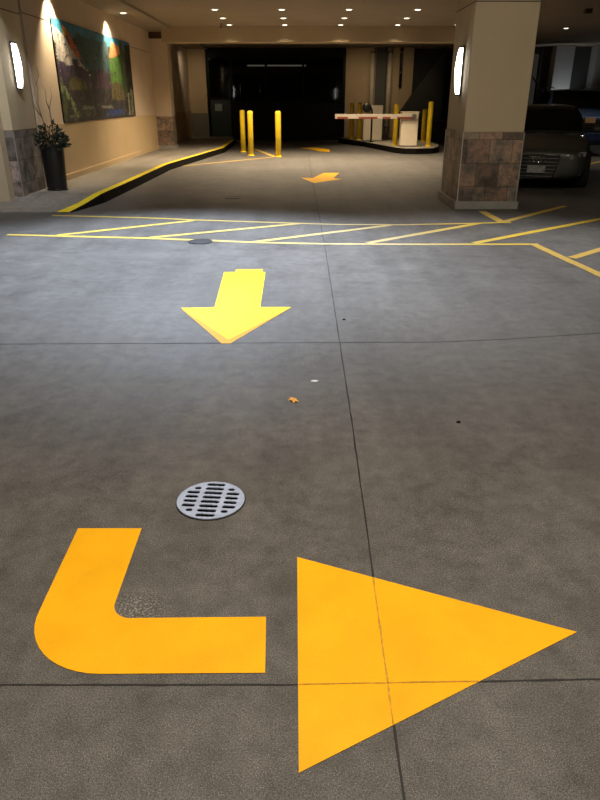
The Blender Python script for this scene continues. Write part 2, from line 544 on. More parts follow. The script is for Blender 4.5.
# ------------------------------------------------------------------ columns
def pillar(label, x0, x1, y0, y1, top, side):
    cx, cy = (x0 + x1) / 2, (y0 + y1) / 2
    hx, hy = (x1 - x0) / 2, (y1 - y0) / 2
    t = thing('tiled_pillar', label, 'pillar', (cx, cy, 0))
    obj('shaft', bx(-hx + .004, hx - .004, -hy + .004, hy - .004, 1.075, top), M['cream'], t, bevel=0.01)
    obj('tile_cladding', bx(-hx, hx, -hy, hy, 0.11, 1.075), M['slate'] if side < 0 else M['slate_grey'], t)
    obj('plinth', bx(-hx - .035, hx + .035, -hy - .035, hy + .035, 0.0, 0.115), M['plinth'], t, bevel=0.006)
    for sx in (-1, 1):
        for sy in (-1, 1):
            e = bmesh.new()
            box(e, sx * hx - 0.007, sx * hx + 0.007, sy * hy - 0.007, sy * hy + 0.007, 0.115, 1.075)
            obj('corner_trim', e, M['steel'], t)
    g = bmesh.new()
    box(g, -hx - .001, hx + .001, -hy - .001, hy + .001, 2.70, 2.712)
    obj('reveal_joint', g, M['brown'], t)
    return t
def loft(rings, closed=True):
    bm = bmesh.new()
    vs = [[bm.verts.new(p) for p in r] for r in rings]
    n = len(vs[0])
    for a, b in zip(vs, vs[1:]):
        for i in range(n if closed else n - 1):
            j = (i + 1) % n
            bm.faces.new((a[i], a[j], b[j], b[i]))
    if closed:
        bm.faces.new(vs[0]); bm.faces.new(vs[-1])
    return bm
pillar('cream square pillar with slate tile base standing right beside the parked cars', 2.36, 3.24, 10.27, 11.50, 3.0, -1)
pl = pillar('cream pillar with slate tile base at left edge beside the black planter', -5.3, -4.33, 10.74, 11.75, 3.0, 1)

def sconce(label, loc, rz, first=[None]):
    if first[0]:
        return dup(first[0], loc, rz, label)
    t = thing('wall_sconce', label, 'wall lamp', loc, rz, 'lit white wall sconces')
    # local: back on x = 0, sticks out along +x
    obj('back_plate', bx(0, 0.022, -0.085, 0.085, -0.33, 0.33), M['sconce_box'], t, bevel=0.004)
    d = bmesh.new()
    n = 10
    pts = [(0.022 + 0.075 * math.sin(PI * i / n), -0.066 * math.cos(PI * i / n)) for i in range(n + 1)]
    rows_ = []
    for k in range(15):
        z = -0.30 + 0.60 * k / 14
        q = 0.45 + 0.55 * math.cos(z / 0.30 * PI / 2) ** 0.8
        rows_.append([(0.022 + (px - 0.022) * q, py, z) for px, py in pts])
    d.free()
    d = loft(rows_)
    obj('diffuser', d, M['sconce'], t, smooth=True)
    for z in (-0.312, 0.312):
        e = bmesh.new()
        prism(e, [(0.022 + (p[0] - 0.022) * 0.55, p[1] * 1.1) for p in pts], z - 0.012, z + 0.012)
        obj('end_cap', e, M['sconce_box'], t)
    first[0] = t
    return t
sconce('white half-round wall sconce glowing on the left edge pillar above the planter', (-4.327, 11.22, 1.97), 0)
sconce('white half-round wall sconce glowing on the left side of the right pillar', (2.357, 10.75, 1.88), PI)
sconce('white wall sconce cut by right photo edge on the far garage wall', (11.95, 28.29, 2.45), -PI / 2)

# ------------------------------------------------------------------ mural
def mural():
    nx, nz = 190, 110
    W, Z0, Z1 = 5.80, 1.115, 2.82
    bm = bmesh.new()
    lay = bm.loops.layers.float_color.new('art')
    rnd = random.Random(3)
    from mathutils import noise as mn
    def inside(p, poly):
        r = False
        for (x1, y1), (x2, y2) in zip(poly, poly[1:] + poly[:1]):
            if (y1 > p[1]) != (y2 > p[1]) and p[0] < (x2 - x1) * (p[1] - y1) / (y2 - y1) + x1:
                r = not r
        return r
    def c8(r, g, b):
        return tuple((v / 255) ** 2.2 for v in (r, g, b))
    shapes = [
        ([(0, .86), (1, .86), (1, 1), (0, 1)], c8(58, 128, 158)),
        ([(.22, .55), (.66, .55), (.62, .9), (.22, .92)], c8(58, 88, 92)),
        ([(0, .93), (.10, .86), (.36, .48), (.02, .50)], c8(178, 172, 165)),  # pale slope, the near washer's light cone also put into its colour
        ([(.10, .93), (.16, .92), (.27, .66), (.20, .70)], c8(205, 105, 62)),
        ([(.09, .95), (.13, .95), (.13, .88), (.10, .86)], c8(220, 170, 80)),
        ([(.02, .40), (.02, .60), (.08, .60), (.08, .57), (.16, .57), (.16, .64), (.22, .66), (.22, .58), (.30, .56), (.36, .44), (.36, .38)], c8(72, 60, 84)),
        ([(.62, .72), (.69, .95), (.73, .95), (.88, .86), (.80, .80)], c8(200, 125, 80)),  # orange patch shaped as the second washer's light cone, painted into the art
        ([(.63, .42), (.62, .74), (.78, .80), (.86, .74), (.90, .42)], c8(78, 118, 50)),
        ([(.90, .30), (.90, .95), (1, .98), (1, .30)], c8(42, 40, 40)),
        ([(.80, .30), (.82, .98), (.88, .98), (.88, .30)], c8(66, 84, 50)),
        ([(.08, .34), (.10, .42), (.18, .46), (.28, .43), (.30, .34)], c8(104, 98, 58)),
        ([(.40, .36), (.44, .56), (.52, .60), (.60, .52), (.62, .36)], c8(80, 58, 74)),
        ([(.60, .22), (.62, .40), (.70, .46), (.80, .42), (.84, .22)], c8(100, 90, 60)),
        ([(.20, .12), (.34, .12), (.34, .15), (.20, .155)], c8(120, 120, 116)),
        ([(.44, .13), (.62, .12), (.60, .155), (.45, .16)], c8(120, 124, 112)),
        ([(.48, .03), (.80, .03), (.78, .11), (.54, .10)], c8(48, 66, 120)),
        ([(.02, .38), (.06, .36), (.13, .20), (.17, .04), (.12, .04), (.08, .22), (.02, .30)], c8(132, 140, 98)),
        ([(.01, .02), (.04, .02), (.06, .28), (.02, .26)], c8(90, 100, 60)),
        ([(.88, .02), (.90, .02), (.91, .34), (.88, .30)], c8(140, 145, 118)),
        ([(.93, .02), (.97, .02), (.98, .36), (.94, .40)], c8(120, 125, 95)),
        ([(.34, .02), (.40, .02), (.44, .10), (.38, .14)], c8(30, 34, 30)),
    ]
    for q in range(230):
        cx, cy = rnd.random(), rnd.random() ** 1.5 * 0.85
        L, w, a = rnd.uniform(.008, .045), rnd.uniform(.003, .010), rnd.choice((1.57, 1.4, 1.75, 0.1, 0.6, 2.4))
        dx, dy = L * math.cos(a) * 0.5, L * math.sin(a) * 1.6
        nx_, ny_ = -math.sin(a) * w * 0.6, math.cos(a) * w * 1.6
        col = rnd.choice(((30, 28, 34), (34, 42, 34), (84, 82, 58), (76, 64, 82), (58, 84, 62), (110, 104, 88), (40, 36, 40), (92, 70, 56)))
        shapes.append(([(cx - dx - nx_, cy - dy - ny_), (cx + dx - nx_, cy + dy - ny_), (cx + dx + nx_, cy + dy + ny_), (cx - dx + nx_, cy - dy + ny_)], c8(*col)))
    V = [[bm.verts.new((-W / 2 + W * i / nx, 0, Z0 + (Z1 - Z0) * j / nz)) for j in range(nz + 1)] for i in range(nx + 1)]
    for i in range(nx):
        for j in range(nz):
            f = bm.faces.new((V[i][j], V[i + 1][j], V[i + 1][j + 1], V[i][j + 1]))
            u, v = (i + .5) / nx, (j + .5) / nz
            n1 = mn.noise(Vector((u * 9, v * 5, 1)))
            n2 = mn.noise(Vector((u * 40, v * 9, 5)))
            n3 = mn.noise(Vector((u * 70, v * 60, 3)))
            uu, vv = u + 0.014 * n2 + 0.010 * n3, v + 0.022 * n1 + 0.014 * n3
            col = c8(62, 54, 62) if n1 > 0 else c8(52, 56, 50)
            for poly, c in shapes:
                if inside((uu, vv), poly):
                    col = c
            k = 1 + 0.5 * n2 + 0.45 * mn.noise(Vector((u * 60, v * 50, 9)))
            col = tuple(max(0, c * k * 0.85) for c in col)
            for lp in f.loops:
                lp[lay] = (*col, 1)
    return bm
s = NT('mural paint')
at_ = s.n('ShaderNodeAttribute'); at_.attribute_name = 'art'
s.l(at_.outputs['Color'], s.b.inputs['Base Color'])
s.b.inputs['Roughness'].default_value = 0.6
t = thing('wall_mural', 'large painted city and garden mural hung on the left wall', 'mural', (-4.345, 16.12, 0), PI / 2)
m_ = obj('painted_face', mural(), s.m, t)
obj('panel', bx(-2.9, 2.9, 0.004, 0.03, 1.115, 2.82), M['frame'], t)

# ------------------------------------------------------------------ planter
t = thing('potted_evergreen', 'tall black planter of dark evergreen with bare twigs beside left pillar', 'planter', (-4.06, 11.54, SW))
pb = bmesh.new()
lathe(pb, [(0.0, 0), (0.150, 0), (0.155, 0.02), (0.190, 0.66), (0.196, 0.70), (0.176, 0.70), (0.172, 0.66), (0.0, 0.655)], 28)
obj('pot', pb, M['pot'], t, smooth=True)
sb = bmesh.new(); lathe(sb, [(0.0, 0.0), (0.165, 0), (0.178, 0.022), (0.155, 0.022), (0.0, 0.02)], 28)
obj('saucer', sb, M['pot'], t, smooth=True)
sb = bmesh.new(); lathe(sb, [(0.0, 0.66), (0.171, 0.66), (0.14, 0.685), (0.0, 0.69)], 20)
obj('soil', sb, M['soil'], t)
fb = bmesh.new()
rn = random.Random(5)
for k in range(620):
    a = rn.uniform(0, 2 * PI); r = 0.25 * math.sqrt(rn.random()); h = 0.66 + rn.random() * 0.42 * (1.15 - r / 0.28)
    p = Vector((r * math.cos(a), r * math.sin(a), h))
    if p.x < -0.2: continue
    d = Vector((math.cos(a) * rn.uniform(0.2, 1), math.sin(a) * rn.uniform(0.2, 1), rn.uniform(-0.4, 1.0))).normalized()
    w = d.cross(Vector((rn.uniform(-1, 1), rn.uniform(-1, 1), rn.uniform(-1, 1)))).normalized() * rn.uniform(0.010, 0.02)
    L = rn.uniform(0.05, 0.11)
    if p.x + d.x * L < -0.2 or p.x - 0.02 < -0.2: continue
    v = [fb.verts.new(p), fb.verts.new(p + d * L * 0.5 + w), fb.verts.new(p + d * L), fb.verts.new(p + d * L * 0.5 - w)]
    fb.faces.new(v)
obj('foliage', fb, M['leaf'], t)
for path in ([(-.03, 0, .68), (-.07, 0, 1.0), (-.13, .02, 1.3), (-.10, .03, 1.55), (-.16, .02, 1.80), (-.20, .02, 1.92)],
             [(.02, .02, .68), (.05, .02, 1.0), (.04, .03, 1.25), (.10, .04, 1.42), (.09, .04, 1.56)],
             [(-.09, 0, 1.12), (-.17, -.02, 1.26), (-.20, -.02, 1.36)],
             [(.045, .03, 1.22), (.0, .05, 1.34), (.01, .05, 1.50), (-.04, .05, 1.62)],
             [(-.12, .02, 1.58), (-.05, .02, 1.72), (-.06, .02, 1.86)]):
    b = bmesh.new()
    tube(b, path, [0.011 - 0.008 * i / (len(path) - 1) for i in range(len(path))], 6)
    obj('twig', b, M['twig'], t, smooth=True)

# ------------------------------------------------------------------ curb
t = thing('curb', 'raised sidewalk curb with yellow painted edge and black face', 'curb', (-3.2, 9.2, 0))
E_ = [(-3.34, 9.93), (-3.23, 10.42), (-3.14, 11.0), (-3.11, 12.34), (-3.06, 16.4), (-2.73, 19.1), (-2.37, 22.2), (-2.43, 27.0)]
def curb_mesh(off0, off1, zf, zb, body):
    bm = bmesh.new(); prev = None
    for i, (x, y) in enumerate(E_):
        w0 = off0 - (0.06 if i == 0 else 0)
        z = {0: 0.006, 1: 0.066}.get(i, SW + 0.004)
        x -= -3.2 * 1; y -= 9.2
        if body:
            ring = [(x + 0.015, y, -0.02), (x + off1, y, z), (x + w0, y, z), (x + w0, y, -0.02)]
        else:
            ring = [(x + off1, y, z + 0.002), (x + w0, y, z + 0.002)]
        cur = [bm.verts.new(p) for p in ring]
        if prev:
            n = len(cur)
            for k in range(n if body else 1):
                bm.faces.new((prev[k], prev[(k + 1) % n], cur[(k + 1) % n], cur[k]))
        prev = cur
    return bm
obj('curb_face', curb_mesh(-0.17, -0.035, 0, 0, True), M['curbface'], t)
obj('painted_edge', curb_mesh(-0.165, -0.035, 0, 0, False), M['curb'], t)

# ------------------------------------------------------------------ floor joints
J1 = [(0.245, -3), (0.245, 1.05), (0.265, 3.0), (0.27, 4.2), (0.28, 7.5), (0.26, 12.5), (0.25, 19.2), (0.25, 28.5)]
struct('trim_4', strip(bmesh.new(), J1, 0.0075, 0.0012, 0.35, 0.08), M['joint'])
struct('trim_5', strip(bmesh.new(), [(-4, 4.19), (-2.03, 4.21), (0.89, 4.25), (1.35, 4.30), (2.12, 4.44), (4, 4.8)], 0.009, 0.0012, 0.3, 0.08), M['joint'])
struct('trim_6', strip(bmesh.new(), [(-3, 1.35), (-0.85, 1.36), (0.0, 1.36), (0.85, 1.38), (3, 1.42)], 0.0065, 0.0012, 0.35, 0.03), M['joint'])
struct('trim_7', strip(bmesh.new(), [(2.83, 9.05), (3.1, 8.4), (3.6, 7.0)], 0.012, 0.001, 0.3, 0.1), M['joint_faint'])
struct('trim_8', strip(bmesh.new(), [(-3.3, 9.2), (-3.55, 8.2), (-4.3, 6.0)], 0.012, 0.001, 0.3, 0.1), M['joint_faint'])

# ------------------------------------------------------------------ painted arrows and lines
PZ = 0.0022
def flat(bm, pts, z):
    bm.faces.new([bm.verts.new((p[0], p[1], z)) for p in pts])
    return bm
t = thing('turn_arrow', 'big orange-yellow right-turn arrow painted across the foreground concrete', 'painted arrow', (0, 1.6, 0))
def off(pts):
    return [(x, y - 1.6) for x, y in pts]
arc = []
for i in range(13):
    a = PI + (PI / 2) * i / 12
    arc.append((-0.575 + 0.265 * math.cos(a), 1.655 + 0.257 * math.sin(a)))
inn = []
for i in range(7):
    a = -PI / 2 - (PI / 2) * i / 6
    inn.append((-0.54 + 0.065 * math.cos(a), 1.69 + 0.068 * math.sin(a)))
b = flat(bmesh.new(), off([(-0.853, 2.105)] + arc + [(-0.10, 1.402), (-0.108, 1.628)] + inn + [(-0.608, 2.105)]), PZ)
obj('arrow_tail', b, M['turn'], t)
b = flat(bmesh.new(), off([(-0.01, 1.93), (0.857, 1.562), (-0.003, 1.092)]), PZ)
hd = obj('arrow_head', b, M['turn'], t)
jb = strip(bmesh.new(), [(0.2465, 1.23 - 1.6), (0.252, 1.818 - 1.6)], 0.005, PZ + 0.0012, 0.5, 0.03)
strip(jb, [(-0.003, 1.36 - 1.6), (0.505, 1.3715 - 1.6)], 0.004, PZ + 0.0012, 0.5, 0.03)
o = obj('joint_line', jb, M['joint_paint'], hd)

t = thing('straight_arrow', 'bright yellow straight arrow pointing at camera in the cool light', 'painted arrow', (0, 5.2, 0))
A = [(-0.725, 6.25), (-0.33, 6.25), (-0.315, 5.08), (-0.065, 5.08), (-0.49, 4.285), (-0.945, 5.06), (-0.68, 5.07)]
obj('fresh_paint', flat(bmesh.new(), [(x, y - 5.2) for x, y in A], PZ + 0.001), M['mid'], t)
A2 = [(-0.62, 6.37), (-0.36, 6.38), (-0.345, 5.2), (-0.315, 5.02), (-0.09, 5.03), (-0.47, 4.22), (-0.53, 4.22), (-0.93, 5.02), (-0.66, 5.09)]
obj('old_paint', flat(bmesh.new(), [(x, y - 5.2) for x, y in A2], PZ), M['ghost'], t)['label'] = 'older duller paint showing at the edges'

b = flat(bmesh.new(), [(0.54, 15.70), (0.89, 15.70), (0.70, 14.62), (0.86, 14.40), (0.28, 13.68), (0.02, 14.66), (0.27, 14.62)], PZ)
tag(obj('straight_arrow', b, M['far']), 'middle yellow lane arrow just beyond the hatched lines', 'painted arrow')
b = flat(bmesh.new(), [(-0.03, 24.2), (0.42, 24.5), (0.62, 24.3), (0.99, 23.5), (0.95, 22.3), (0.62, 22.6), (0.40, 23.4)], PZ)
tag(obj('straight_arrow', b, M['far']), 'farthest yellow lane arrow on floor between bollards and barrier island', 'painted arrow')

t = thing('hatched_marking', 'worn yellow hatched no-parking lines crossing the driveway before the pillars', 'painted marking', (0, 8.5, 0))
def ln(name, pts, w, m, z=PZ, label=None):
    o = obj(name, strip(bmesh.new(), [(x, y - 8.5) for x, y in pts], w, z, 0.05, 0.3), m, t)
    if label: o['label'] = label
ln('border_line', [(-3.53, 9.66), (-2.02, 9.42), (-1.5, 9.28), (0.0, 8.99), (0.55, 8.90)], 0.075, M['line'])
ln('border_line', [(0.55, 8.90), (1.3, 8.88), (2.29, 8.99), (2.84, 9.08)], 0.075, M['line'])
ln('border_line', [(-3.58, 8.18), (-1.78, 7.95), (-0.46, 7.69), (0.23, 7.62), (1.14, 7.59), (2.72, 7.59)], 0.085, M['line'])
for pts in ([(-2.95, 8.14), (-1.45, 9.22)], [(-1.79, 7.99), (-0.02, 8.97)], [(-0.54, 7.72), (1.19, 8.85)], [(0.78, 7.66), (2.38, 8.99)], [(2.0, 7.65), (4.6, 9.70)]):
    ln('hatch_stripe', pts, 0.10, M['line'], PZ + 0.0005)
ln('border_line', [(2.66, 7.62), (2.83, 6.1), (2.95, 5.0)], 0.10, M['line2'], PZ + 0.001)
ln('hatch_stripe', [(2.83, 6.87), (3.9, 7.85)], 0.10, M['line2'], PZ + 0.0005)
ln('border_line', [(2.69, 10.05), (2.72, 9.08)], 0.12, M['line2'], PZ + 0.001)
ln('hatch_stripe', [(2.74, 9.10), (4.12, 10.58)], 0.10, M['line2'], PZ + 0.0005)

tag(obj('floor_line', strip(bmesh.new(), [(6.9, 17.3), (8.6, 19.4)], 0.16, PZ, 0.05), M['line2']), 'short yellow stall line on floor right of the parked black sedan', 'painted line')
b = strip(bmesh.new(), [(-3.02, 17.3), (-0.75, 20.25)], 0.11, PZ, 0.05)
strip(b, [(-0.72, 20.3), (-1.5, 23.6)], 0.13, PZ + 0.0005, 0.05)
tag(obj('floor_line', b, M['line2']), 'yellow V-shaped line on floor running from curb to the bollards', 'painted line')

# ------------------------------------------------------------------ drains and scraps
t = thing('drain_grate', 'round grey slotted drain grate in concrete above the turn arrow', 'drain', (-0.366, 2.298, 0.0))
R = 0.138
slots = []
ang = math.radians(-5)
for r_ in range(8):
    y = (r_ - 3.5) * 0.0325
    for cx, L in ((0, 0.078), (-0.083, 0.055), (0.083, 0.055)):
        if cx and r_ in (0, 7):
            continue
        if cx and r_ in (1, 6):
            L = 0.028; cx2 = cx * 0.86
        else:
            cx2 = cx
        slots.append((cx2, y, L, 0.0205))
b = bmesh.new(); lathe(b, [(0.0, 0.001), (R + 0.003, 0.001), (R + 0.003, 0.002), (0, 0.003)], 48)
obj('pit_shade', b, M['pit_shade'], t)
# lattice plate with real slots: fine grid, cells inside a slot are left out
b = bmesh.new()
n = 150
h = 2 * R / n
vc = {}
def gv(i, j):
    if (i, j) not in vc:
        vc[(i, j)] = b.verts.new((-R + i * h, -R + j * h, 0.0075))
    return vc[(i, j)]
ca, sa = math.cos(-ang), math.sin(-ang)
for i in range(n):
    for j in range(n):
        x, y = -R + (i + .5) * h, -R + (j + .5) * h
        if x * x + y * y > R * R:
            continue
        xr, yr = x * ca - y * sa, x * sa + y * ca
        hit = False
        for (cx, cy, L, w) in slots:
            dx = max(0, abs(xr - cx) - (L - w) / 2)
            if dx * dx + (yr - cy) ** 2 < (w / 2) ** 2:
                hit = True; break
        if not hit:
            b.faces.new((gv(i, j), gv(i + 1, j), gv(i + 1, j + 1), gv(i, j + 1)))
pl_ = obj('grate_plate', b, M['grate'], t)
sm = pl_.modifiers.new('thick', 'SOLIDIFY'); sm.thickness = 0.004; sm.offset = -1
b = bmesh.new(); torus(b, R + 0.002, 0.0025, 56, 8, Matrix.Translation((0, 0, 0.004)))
obj('rim', b, M['iron'], t, smooth=True)
def cover(label, x, y):
    t = thing('drain_cover', label, 'drain', (x, y, 0), 0, 'small round floor drains')
    b = bmesh.new(); lathe(b, [(0, 0.001), (0.13, 0.001), (0.13, 0.006), (0.115, 0.008), (0, 0.008)], 28)
    obj('cover_plate', b, M['iron'], t)
    b = bmesh.new(); torus(b, 0.133, 0.007, 32, 6, Matrix.Translation((0, 0, 0.004)))
    obj('rim', b, M['iron'], t)
cover('small dark round drain cover among the yellow hatched lines', -1.155, 7.73)
cover('small dark round drain cover behind the hatched lines near curb', -1.13, 11.51)
b = bmesh.new()
lf = [(0, 0.026), (0.010, 0.012), (0.026, 0.010), (0.014, -0.004), (0.016, -0.02), (0, -0.014), (-0.014, -0.022), (-0.012, -0.003), (-0.024, 0.008), (-0.009, 0.011)]
c0 = b.verts.new((0, 0, 0.010))
vv = [b.verts.new((x, y, 0.003 + 0.006 * (i % 2))) for i, (x, y) in enumerate(lf)]
for i in range(len(vv)):
    b.faces.new((c0, vv[i], vv[(i + 1) % len(vv)]))
o = tag(obj('fallen_leaf', b, M['autumn']), 'small orange autumn leaf lying on the bare concrete', 'leaf')
o.location = (-0.037, 3.29, 0); o.rotation_euler = (0, 0, 0.5); o.scale = (1.1, 1.7, 1)
b = bmesh.new()
prism(b, [(-0.022, -0.01), (0.01, -0.016), (0.024, 0.004), (0.004, 0.014), (-0.016, 0.010)], 0.001, 0.006)
o = tag(obj('paper_scrap', b, M['paper']), 'tiny pale scrap on concrete right of the orange leaf', 'litter')
o.location = (0.085, 3.56, 0)
for i, (x, y, r, lab) in enumerate(((0.81, 3.02, 0.010, 'tiny dark crumb on concrete right of the long joint'), (0.33, 4.75, 0.010, 'tiny dark crumb beside the long joint above the cross joint'))):
    b = bmesh.new(); prism(b, [(r * (1 + 0.4 * math.sin(k * 3)) * math.cos(k * PI / 3), r * 0.7 * math.sin(k * PI / 3)) for k in range(6)], 0.001, 0.008)
    o = tag(obj('dirt_crumb', b, M['blk']), lab, 'litter'); o.location = (x, y, 0)

# ------------------------------------------------------------------ bollards
proto = None
def bollard(x, y, z, h, lab, grp, base=True):
    global proto
    key = (round(h, 2), base)
    t = thing('bollard', lab, 'bollard', (x, y, z), 0, grp)
    if key not in bcache:
        b = bmesh.new(); r = 0.078
        lathe(b, [(0, 0.0), (r, 0.0), (r, h - 0.045), (r * 0.93, h - 0.02), (r * 0.70, h - 0.004), (0, h)], 24)
        s1 = obj('sleeve', b, M['bollard'], t, smooth=True)
        b = bmesh.new(); lathe(b, [(r, 0), (0.10, 0), (0.10, 0.02), (r, 0.03)], 24)
        s2 = obj('base_collar', b, M['bollard'], t, smooth=True)
        bcache[key] = (s1, s2)
    else:
        for s_ in bcache[key]:
            c = s_.copy(); C.objects.link(c); c.parent = t
bcache = {}
G1 = 'yellow bollards by the curb end'
bollard(-1.79, 22.25, 0, 1.22, 'yellow bollard, leftmost of the three near the curb end', G1)
bollard(-1.44, 20.70, 0, 1.22, 'yellow bollard, middle of the three near the curb end', G1)
bollard(-0.62, 20.25, 0, 1.22, 'yellow bollard, rightmost of the three, at tip of V-shaped floor line', G1)
G2 = 'yellow bollards on the barrier island'
bollard(1.92, 26.5, IZ, 1.25, 'yellow bollard at far left tip of the barrier island', G2)
bollard(2.16, 25.95, IZ, 1.25, 'yellow bollard left of the rear white cabinet, beside the round reader', G2)
bollard(3.05, 22.75, IZ, 1.22, 'yellow bollard immediately left of the front white cabinet', G2)
bollard(4.32, 24.9, IZ, 1.05, 'shaded yellow bollard right of the front cabinet, partly behind it', G2)
bollard(4.04, 22.3, IZ, 1.30, 'tallest yellow bollard at the near right end of barrier island', G2)

# ------------------------------------------------------------------ barrier island and gate
t = thing('barrier_island', 'narrow concrete island with black curb under the barrier gate', 'traffic island', (2.9, 24, 0))
isl = [(1.48, 27.4), (2.28, 24.75), (2.95, 21.85), (3.15, 21.45), (3.5, 21.3), (4.05, 21.5), (4.35, 22.1), (4.60, 23.3), (4.6, 25.5), (3.9, 27.2), (1.7, 27.9)]
b = prism(bmesh.new(), [(x - 2.9, y - 24) for x, y in isl], 0.0, IZ - 0.004)
obj('black_curb', b, M['curbface'], t)
cx_, cy_ = 3.1, 24.2
b = prism(bmesh.new(), [((x - cx_) * 0.975 + cx_ - 2.9, (y - cy_) * 0.99 + cy_ - 24) for x, y in isl], IZ - 0.006, IZ)
obj('concrete_top', b, M['island'], t)

t = thing('barrier_gate', 'white barrier gate cabinet with red and white arm across the lane', 'barrier gate', (3.40, 22.30, IZ))
obj('cabinet', bx(-0.26, 0.26, -0.16, 0.22, 0.03, 0.98), M['white'], t, bevel=0.015)
obj('cabinet_base', bx(-0.28, 0.28, -0.18, 0.24, 0.0, 0.03), M['dimmetal'], t)
obj('cabinet_lid', bx(-0.275, 0.275, -0.175, 0.235, 0.98, 1.01), M['white'], t, bevel=0.01)
obj('cabinet_door', bx(-0.21, 0.21, -0.168, -0.155, 0.12, 0.74), M['white'], t, bevel=0.005)
b = bmesh.new(); tube(b, [(0.10, -0.15, 0.88), (0.10, -0.30, 0.88)], 0.07, 16)
obj('pivot_hub', b, M['dimmetal'], t)
arm = obj('barrier_arm', bx(-2.32, 0.22, -0.27, -0.21, 0.81, 0.945), M['armwhite'], t, bevel=0.006)
for x0, x1 in ((-2.26, -1.93), (-1.60, -1.02), (-0.86, -0.62), (-0.42, 0.14)):
    obj('red_stripe', bx(x0, x1, -0.273, -0.207, 0.807, 0.865), M['armred'], arm)

t = thing('pay_station', 'rear white cabinet with lower side box on the island', 'cabinet', (2.62, 25.55, IZ))
obj('cabinet', bx(-0.10, 0.30, -0.18, 0.25, 0.02, 1.17), M['white'], t, bevel=0.012)
obj('side_box', bx(-0.36, -0.10, -0.12, 0.2, 0.02, 0.86), M['white'], t, bevel=0.012)
obj('cabinet_base', bx(-0.38, 0.32, -0.2, 0.27, 0.0, 0.02), M['dimmetal'], t)
obj('card_slot', bx(0.02, 0.20, -0.186, -0.175, 0.82, 0.90), M['dimmetal'], t)

t = thing('card_reader', 'black card reader post with round black head on the island', 'card reader', (2.47, 24.65, IZ))
b = bmesh.new(); tube(b, [(0, 0, 0), (0, 0, 0.98), (-0.03, 0, 1.08), (-0.1, 0, 1.12)], 0.03, 12)
obj('post', b, M['blk'], t, smooth=True)
b = bmesh.new()
bmesh.ops.create_uvsphere(b, u_segments=20, v_segments=12, radius=0.15, matrix=Matrix.Translation((-0.19, -0.02, 1.10)) @ Matrix.Diagonal((1, 0.55, 1, 1)))
obj('round_head', b, M['pot'], t, smooth=True)
obj('foot_plate', bx(-0.09, 0.09, -0.09, 0.09, 0, 0.015), M['blk'], t)

# ------------------------------------------------------------------ pipes and far details
def pipe(label, x, y, z0, z1, r, m, grp=None):
    t = thing('wall_pipe', label, 'pipe', (x, y, 0), 0, grp)
    b = bmesh.new(); tube(b, [(0, 0, z0), (0, 0, z1)], r, 14)
    obj('pipe_run', b, m, t, smooth=True)
    for z in (z0 + 0.5, z1 - 0.45):
        b = bmesh.new()
        tube(b, [(0, 0, z), (0, 0, z + 0.06)], r * 1.2, 14)
        obj('bracket', b, M['dimmetal'], t, smooth=True)
pipe('pale vertical pipe on the back wall, left one behind the island', 2.83, 28.85, 0, 3.6, 0.095, M['pipe'])
pipe('pale vertical pipe on the back wall, right one behind the island', 3.50, 28.85, 0, 3.6, 0.095, M['pipe'])
pipe('thin black pipe hanging high on back wall right of pale pipes', 3.96, 28.9, 1.95, 3.6, 0.055, M['bpipe'])
b = bmesh.new(); tube(b, [(3.92, 28.96, 0.0), (3.92, 28.96, 1.95)], 0.016, 8)
tag(obj('conduit', b, M['pipe']), 'thin pale conduit below the black pipe on back wall', 'conduit')
def column(label, x0, x1):
    t = thing('concrete_column', label, 'column', ((x0 + x1) / 2, 28.0, 0), 0, 'grey columns behind the parked cars')
    w = (x1 - x0) / 2
    obj('column_shaft', bx(-w, w, -0.25, 0.28, 0.0, 3.34), M['colgrey'], t, bevel=0.015)
    obj('column_foot', bx(-w - .03, w + .03, -0.28, 0.28, 0.0, 0.18), M['darkgrey'], t)
M['colgrey'] = wallpaint('grey column', (0.34, 0.34, 0.33))
column('wide grey column lit from below behind the parked cars', 9.55, 10.25)
column('narrow grey column behind the cars at right photo edge', 11.05, 11.45)
t = thing('stair_handrail', 'thin grey sloping handrail behind the right pillar and cars', 'handrail', (8.8, 27.4, 0))
b = bmesh.new(); tube(b, [(-0.7, 0, 2.9), (0.55, 0, 1.55)], 0.03, 10)
obj('rail', b, M['dimmetal'], t, smooth=True)
for x, z in ((-0.6, 2.79), (0.5, 1.6)):
    b = bmesh.new(); tube(b, [(x, 0, 0), (x, 0, z)], 0.02, 8)
    obj('rail_post', b, M['bpipe'], t)

# ------------------------------------------------------------------ ceiling fixtures
def lamp(name, typ, loc, energy, col, rot=(0, 0, 0), **k):
    l = bpy.data.lights.new(name, typ)
    l.energy = energy; l.color = col
    for a, v in k.items():
        setattr(l, a, v)
    o = bpy.data.objects.new(name, l); C.objects.link(o)
    o.location = loc; o.rotation_euler = rot
    return o
WARM = (1.0, 0.79, 0.53)
dl = [None]
def downlight(x, y, z, label, e=330, on=True):
    if dl[0] is None:
        t = thing('recessed_downlight', label, 'ceiling light', (x, y, z), 0, 'round recessed ceiling downlights')
        b = bmesh.new(); lathe(b, [(0.088, -0.010), (0.112, -0.006), (0.115, 0.0), (0.088, 0.0)], 24)
        obj('trim_ring', b, M['ring'], t)
        b = bmesh.new(); lathe(b, [(0, -0.016), (0.05, -0.014), (0.088, -0.004), (0.088, 0.0), (0, 0.0)], 24)
        obj('lens', b, M['lens'], t)
        dl[0] = t
    else:
        dup(dl[0], (x, y, z), 0, label)
    lamp('downlight_lamp', 'SPOT', (x, y, z - 0.05), e, WARM, spot_size=math.radians(112 if y > 20 else 150), spot_blend=1.0, shadow_soft_size=0.09)
cols = [(-1.91, 'leftmost'), (-0.41, 'second'), (1.10, 'third'), (2.64, 'fourth')]
rows = [(17.08, 'nearest', 0), (18.78, 'middle', 0), (20.40, 'farthest', 0)]
